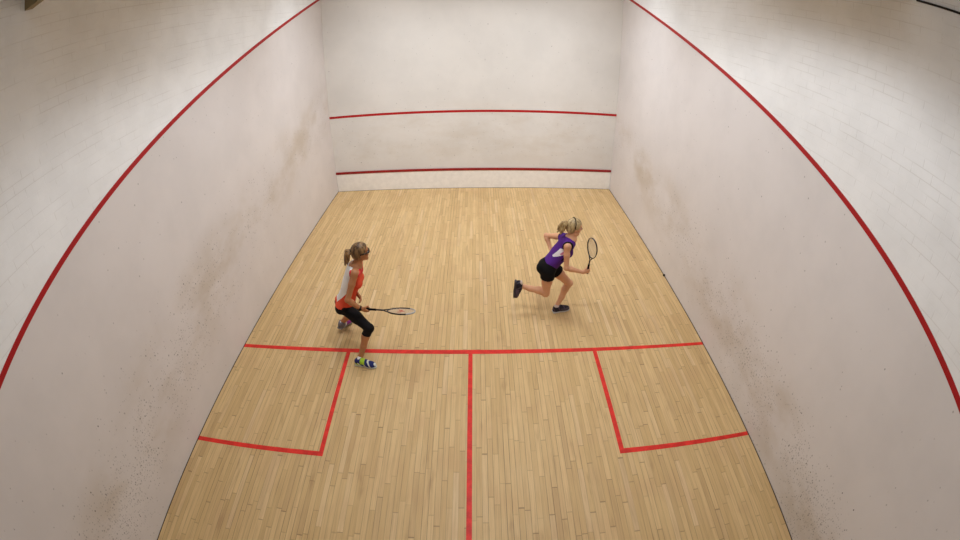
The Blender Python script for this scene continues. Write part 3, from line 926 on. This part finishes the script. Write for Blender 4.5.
# ---- player in purple, running ------------------------------------------------------------------------------------
def player_purple():
    skin = skin_mat('fair_skin', (222, 166, 130))
    brow = paint('blond_brow', (128, 98, 66), 0.6)
    hair = hair_mat('blond_hair', (124, 100, 66), (206, 180, 132), (30, 30, 9))
    tail_m = hair_mat('blond_tail_hair', (126, 100, 64), (192, 164, 114), (60, 60, 10))
    purple = fabric('purple_knit', (84, 40, 128), 0.75); black = fabric('black_shorts_cloth', (18, 17, 19), 0.8, 0.2)
    white = fabric('white_print', (228, 220, 226), 0.7, .04); rose = fabric('rose_print', (196, 120, 148), 0.7)
    D = dict(P2)
    gnd = vec(1.20, 5.12, 0.0)
    B = Solid()
    t, L, sC, f, sP, fP, P = torso_prims(B, D['pel'], D['neck'], D['shR'], D['shL'], D['hipR'], D['hipL'], D['front'])
    s, hf, hu = frame_from(D['look'], D['headup'])
    head_prims(B, D['head'], s, hf, hu, D['neck'])
    leg_prims(B, D['hipR'], D['knR'], D['anR'], D['toeR_dir']); leg_prims(B, D['hipL'], D['knL'], D['anL'], D['toL'] - D['heL'])
    for a, h, tt, up in (('anR', 'heR', 'toR', D['upR']), ('anL', 'heL', 'toL', vec(0, 0, 1))):
        up = unit(up)
        B.cone(D[a], D[h] + (D[tt] - D[h]) * .2 + up * .045, .031, .030, .02)
        B.cone(D[h] + (D[tt] - D[h]) * .2 + up * .045, D[h] + (D[tt] - D[h]) * .75 + up * .032, .028, .020, .02)
    h = unit(D['tip'] - D['butt'])
    fd = unit(D['wrR'] - D['elR']); d = unit(fd - h * (fd @ h)); n = np.cross(h, d)
    H0 = D['butt'] + h * .070
    Wp2 = H0 - d * .076 - n * .024
    D['wrR'] = Wp2
    hand_prims(B, Wp2, d, n, h, 0, grip=(H0, h, .0156))
    arm_prims(B, D['shR'], D['elR'], D['wrR']); arm_prims(B, D['shL'], D['elL'], D['wrL'])
    dl = unit(D['haL'] - D['wrL']); nl = unit(vec(.6, -.6, 0) - dl * (vec(.6, -.6, 0) @ dl)); ll = np.cross(nl, dl)
    hand_prims(B, D['wrL'], dl, nl, ll, .55)
    body = solid_obj('person', B, .0048, [skin, LIPS, EYEW, IRIS, brow], None, origin=gnd, paint_fn=face_paint(D['head'], s, hf, hu))
    tag(body, 'person in purple vest and black shorts running with racket upright, one foot kicked up', 'person')
    LH = lambda a, b, c: D['head'] + s * a + hf * b + hu * c
    add_garment('hair', hair_solid(D['head'], s, hf, hu), .005, hair, body, 'blond hair pulled back')
    # narrow dark band over the crown
    Bd = [LH(.088 * math.cos(a), -.022 - .0 * math.sin(a), .030 + .097 * math.sin(a)) for a in [math.radians(x) for x in range(-10, 191, 10)]]
    v, fc = tube_vf(Bd, .0055, 8); o = mesh_obj('hair_band', v, fc, black, body, True); tag(o, 'narrow black hair band')
    tie = LH(0, -.108, .040)
    T = Solid(); T.ell(tie, (s, hf, hu), (.024, .013, .024), .01)
    add_garment('hair_tie', T, .004, black, body, 'dark hair tie')
    T = Solid(); end = D['tail']; random.seed(5)
    for i in range(11):
        a = np.array([random.uniform(-1, 1) for _ in range(3)])
        T.chain([tie + a * .010, tie - hf * .04 + a * .022 - hu * .005, tie * .45 + end * .55 + a * .030 - hf * .02, end + a * .034], [.017, .022, .020, .006], .008)
    add_garment('ponytail', T, .005, tail_m, body, 'long blond ponytail')
    # vest
    G = Solid()
    torso_prims(G, D['pel'], D['neck'], D['shR'], D['shL'], D['hipR'], D['hipL'], D['front'], .010)
    for q, sh in ((1, D['shR']), (-1, D['shL'])): G.ball(sh + t * .002, .058, .02)
    G.cut(P(.10), -t)
    G.cut_limb(P(.90, .015), t - f * .45, .088, .35)
    G.cut(P(1.02), t)
    for sh, q in ((D['shR'], 1), (D['shL'], -1)):
        G.cut_limb(sh + sC * q * .012, sC * q, .125, .30)
    def vest_paint(C):
        r = C - P(.5)
        fr, up, sd = r @ f, r @ t, r @ sC
        mi = np.zeros(len(C), int)
        mi[(np.abs(sd) > .132) & (up > .08)] = 1           # black piping over the shoulder
        side = sd > .02
        # white flame shaped print with a rose core on the right flank
        a, b = fr + .034, up - .055
        w = .046 - .50 * np.abs(b - .03) * (b > .03) - .26 * np.abs(b - .03) * (b <= .03)
        cen = -.012 + .32 * b
        fl = side & (np.abs(a - cen) < w) & (b > -.12) & (b < .10)
        mi[fl] = 2
        mi[fl & (np.abs(a - cen - .014) < w * .38) & (b > -.03) & (b < .05)] = 3
        mi[side & (a > .052) & (b < .05) & (b > -.09) & (a < .070)] = 1
        return mi
    add_garment('vest', G, .005, [purple, black, white, rose], body, 'purple sleeveless vest with black piping and a white print on the side', vest_paint)
    # shorts
    G = Solid(); g = .013
    G.ell(P(.02), (sP, fP, t), (.136 + g, .094 + g, .105 + g), .03); G.ell(P(.13), (sP, fP, t), (.128 + g, .090 + g, .085), .05)
    for q in (-1, 1): G.ell(P(-.06, -.052, q * .062, fP, sP), (sP, fP, t), (.072 + g, .066 + g, .078 + g), .04)
    for hp, kn, cutf, kk in (('hipR', 'knR', .29, .06), ('hipL', 'knL', .36, .06)):
        a_, b_ = D[hp], D[kn]
        m = a_ + (b_ - a_) * (cutf + .14)
        G.cone(a_, m, .080 + g, .082 + g * 1.2, .04)
    for hp, kn, cutf in (('hipR', 'knR', .29), ('hipL', 'knL', .36)):
        a_, b_ = D[hp], D[kn]
        G.cut_limb(a_ + (b_ - a_) * cutf, b_ - a_, .135, .30)
    add_garment('shorts', G, .005, black, body, 'loose black shorts')
    grey = fabric('charcoal_shoe_mesh', (78, 74, 82), 0.75); dark = fabric('dark_shoe_trim', (44, 40, 50), 0.7); white2 = fabric('pale_sock_knit', (196, 176, 164), .85, .05)
    mauve = fabric('mauve_shoe_mesh', (88, 72, 86), .75)
    sole_d = paint('dark_rubber', (66, 60, 68), 0.6); sole_w = paint('pale_rubber', (196, 190, 186), 0.6); lace = fabric('grey_lace', (140, 136, 140), .8)
    def pa(t_, z, w):
        mi = np.zeros(len(t_), int); mi[(t_ < .42) | (z > .07)] = 1
        mi[np.abs(np.mod(t_ * 3.3 + z * 6, 1) - .5) < .09] = 2
        return mi
    shoe(body, D['heL'], D['toL'], (0, 0, 1), .092, dict(upper=[grey, dark, mauve], sole=sole_w, lace=lace), 'charcoal sports shoe on the planted front foot', pa)
    shoe(body, D['heR'], D['toR'], D['upR'], .092, dict(upper=[mauve, dark, grey], sole=sole_d, lace=lace), 'dark mauve sports shoe on the raised rear foot', pa)
    for he, to, an, up in (('heL', 'toL', 'anL', vec(0, 0, 1)), ('heR', 'toR', 'anR', unit(D['upR']))):
        K = Solid(); c0 = D[he] + (D[to] - D[he]) * .21 + up * .075
        K.cone(c0, c0 + up * .03, .036, .036, .01); K.cut(c0 + up * .036, up)
        add_garment('sock', K, .004, white2, body, 'pale ankle sock')
    return body

P1 = dict(pel=vec(-1.5501, 4.4200, 0.6687), neck=vec(-1.3110, 4.4200, 1.2192), shR=vec(-1.3014, 4.2550, 1.2085), shL=vec(-1.3423, 4.5650, 1.1649), hipR=vec(-1.5174, 4.3350, 0.6437), hipL=vec(-1.5773, 4.5050, 0.6323), front=vec(1.0000, 0.1500, -0.3000), head=vec(-1.2461, 4.4300, 1.3887), look=vec(0.9000, 0.4200, 0.0000), headup=vec(0.1200, 0.0000, 1.0000), tail=vec(-1.4226, 4.3800, 1.2656), elR=vec(-1.4088, 4.1450, 0.9186), wrR=vec(-1.2981, 4.2350, 0.7471), elL=vec(-1.4880, 4.6600, 0.8375), wrL=vec(-1.4007, 4.4900, 0.7737), haL=vec(-1.3362, 4.4300, 0.7342), knR=vec(-1.2288, 4.1900, 0.4685), anR=vec(-1.3809, 4.0750, 0.0898), heR=vec(-1.4526, 4.0347, 0.0000), toR=vec(-1.1653, 3.9857, 0.0000), knL=vec(-1.5269, 4.7200, 0.3603), anL=vec(-1.7893, 4.7200, 0.0995), heL=vec(-1.8072, 4.6400, 0.0584), toL=vec(-1.6888, 4.9066, 0.0000), upL=vec(0.1500, 0.1500, 1.0000), butt=vec(-1.2900, 4.2450, 0.7174), tip=vec(-0.6226, 4.1016, 0.7843), rside=vec(0.1000, 1.0000, -0.3000))
P2 = dict(pel=vec(1.0154, 5.1200, 0.7392), neck=vec(1.3051, 5.1300, 1.1557), shR=vec(1.2187, 4.9850, 1.1220), shL=vec(1.2015, 5.2750, 1.1025), hipR=vec(1.0083, 5.0350, 0.7150), hipL=vec(1.0743, 5.2050, 0.6937), front=vec(1.0000, 0.0000, -0.5000), head=vec(1.3260, 5.1400, 1.3174), look=vec(0.9700, 0.1200, -0.1000), headup=vec(0.1000, 0.0000, 1.0000), tail=vec(1.1336, 5.1400, 1.2516), elR=vec(1.2250, 4.9300, 0.8331), wrR=vec(1.4642, 4.9800, 0.7795), elL=vec(1.0179, 5.4400, 1.0321), wrL=vec(1.0638, 5.3400, 0.9036), haL=vec(1.1013, 5.2800, 0.8369), knR=vec(1.0062, 5.0400, 0.3664), anR=vec(0.6612, 5.0600, 0.4758), toeR_dir=vec(0.1000, 0.0000, -1.0000), heR=vec(0.5773, 5.0600, 0.5620), toR=vec(0.5601, 5.0500, 0.2832), upR=vec(0.9700, 0.0000, 0.2000), knL=vec(1.3512, 5.2000, 0.4169), anL=vec(1.2084, 5.1300, 0.0988), heL=vec(1.1349, 5.0755, 0.0000), toL=vec(1.3911, 5.1416, 0.0000), butt=vec(1.5333, 4.9950, 0.7115), tip=vec(1.4897, 4.7511, 1.3509), rside=vec(0.3600, -0.9000, 0.0000))

player_orange()
player_purple()
rb = paint('black_racket_frame', (24, 23, 26), 0.3, 0.05, 0.5); rgrey = paint('pale_racket_frame', (178, 178, 180), 0.35, 0.05, 0.5)
rgrip = fabric('black_grip_tape', (22, 21, 23), 0.8); rcap = paint('black_butt_rubber', (18, 18, 19), 0.6)
rstr = paint('pale_racket_string', (222, 206, 186), 0.5, 0.03); rstr2 = paint('cream_racket_string', (206, 190, 164), 0.5, 0.03)
rdark = paint('plum_racket_frame', (58, 44, 50), 0.3, 0.05, 0.5)
racket('squash_racket', 'black and grey squash racket held out flat by the person in orange', P1['butt'], P1['tip'], P1['rside'], dict(frame=rb, accent=rgrey, strings=rstr, grip=rgrip, cap=rcap, stencil=paint('red_string_ink', (206, 84, 60), 0.6)))
racket('squash_racket', 'dark squash racket held upright by the running person in purple', P2['butt'], P2['tip'], P2['rside'], dict(frame=rb, accent=rdark, strings=rstr2, grip=rgrip, cap=rcap))

# the ball by the right wall, with its two dots
BALL = fabric('black_ball_rubber', (18, 17, 18), 0.6, 0.15, 200); DOT = paint('yellow_ball_dot', (220, 190, 40), 0.5)
S = Solid(); S.ball((0, 0, 0), .0200, .001)
bc = vec(HW - .0208, 5.975, .0202)
S = Solid(); S.ball(bc, .0200, .001)
ball = solid_obj('squash_ball', S, .003, [BALL], None, origin=(bc[0], bc[1], bc[2]))
tag(ball, 'small black ball on the floor against the foot of the right wall', 'ball')


# ------------------------------------------------------------------ camera: the wide fisheye lens of the photograph
cd = bpy.data.cameras.new('camera')
cam = bpy.data.objects.new('camera', cd); COL.objects.link(cam)
R = Matrix(((0.999954730780628, 0.008328339873931714, -0.004601645834479571),
            (-0.008344615300877083, 0.5351949576719012, -0.8446873532130408),
            (-0.004572065717164635, 0.844687513840187, 0.5352402266062984)))
cam.matrix_world = Matrix.Translation((0.08971, 0.06458, 3.89658)) @ R.to_4x4()
cd.sensor_fit = 'HORIZONTAL'
cd.sensor_width = 36.0
cd.lens = 17.0
cd.clip_start = 0.02
cd.type = 'PANO'
A1, A2, A3, A4 = 1.05541, 0.01548, 0.00334, 0.03752
h = 18.0
for tgt in (cd, getattr(cd, 'cycles', None)):
    if tgt is None: continue
    try:
        tgt.panorama_type = 'FISHEYE_LENS_POLYNOMIAL'
        tgt.fisheye_fov = math.radians(175)
        tgt.fisheye_polynomial_k0 = 0.0
        tgt.fisheye_polynomial_k1 = -A1 / h
        tgt.fisheye_polynomial_k2 = -A2 / h ** 2
        tgt.fisheye_polynomial_k3 = -A3 / h ** 3
        tgt.fisheye_polynomial_k4 = -A4 / h ** 4
    except Exception as ex:
        print('pano', tgt, ex)
SC.camera = cam
vs = SC.view_settings
SC.display_settings.display_device = 'sRGB'
vs.view_transform = 'Standard'
vs.look = 'None'
vs.gamma = 1.0
vs.use_curve_mapping = False
vs.exposure = EXPOSURE
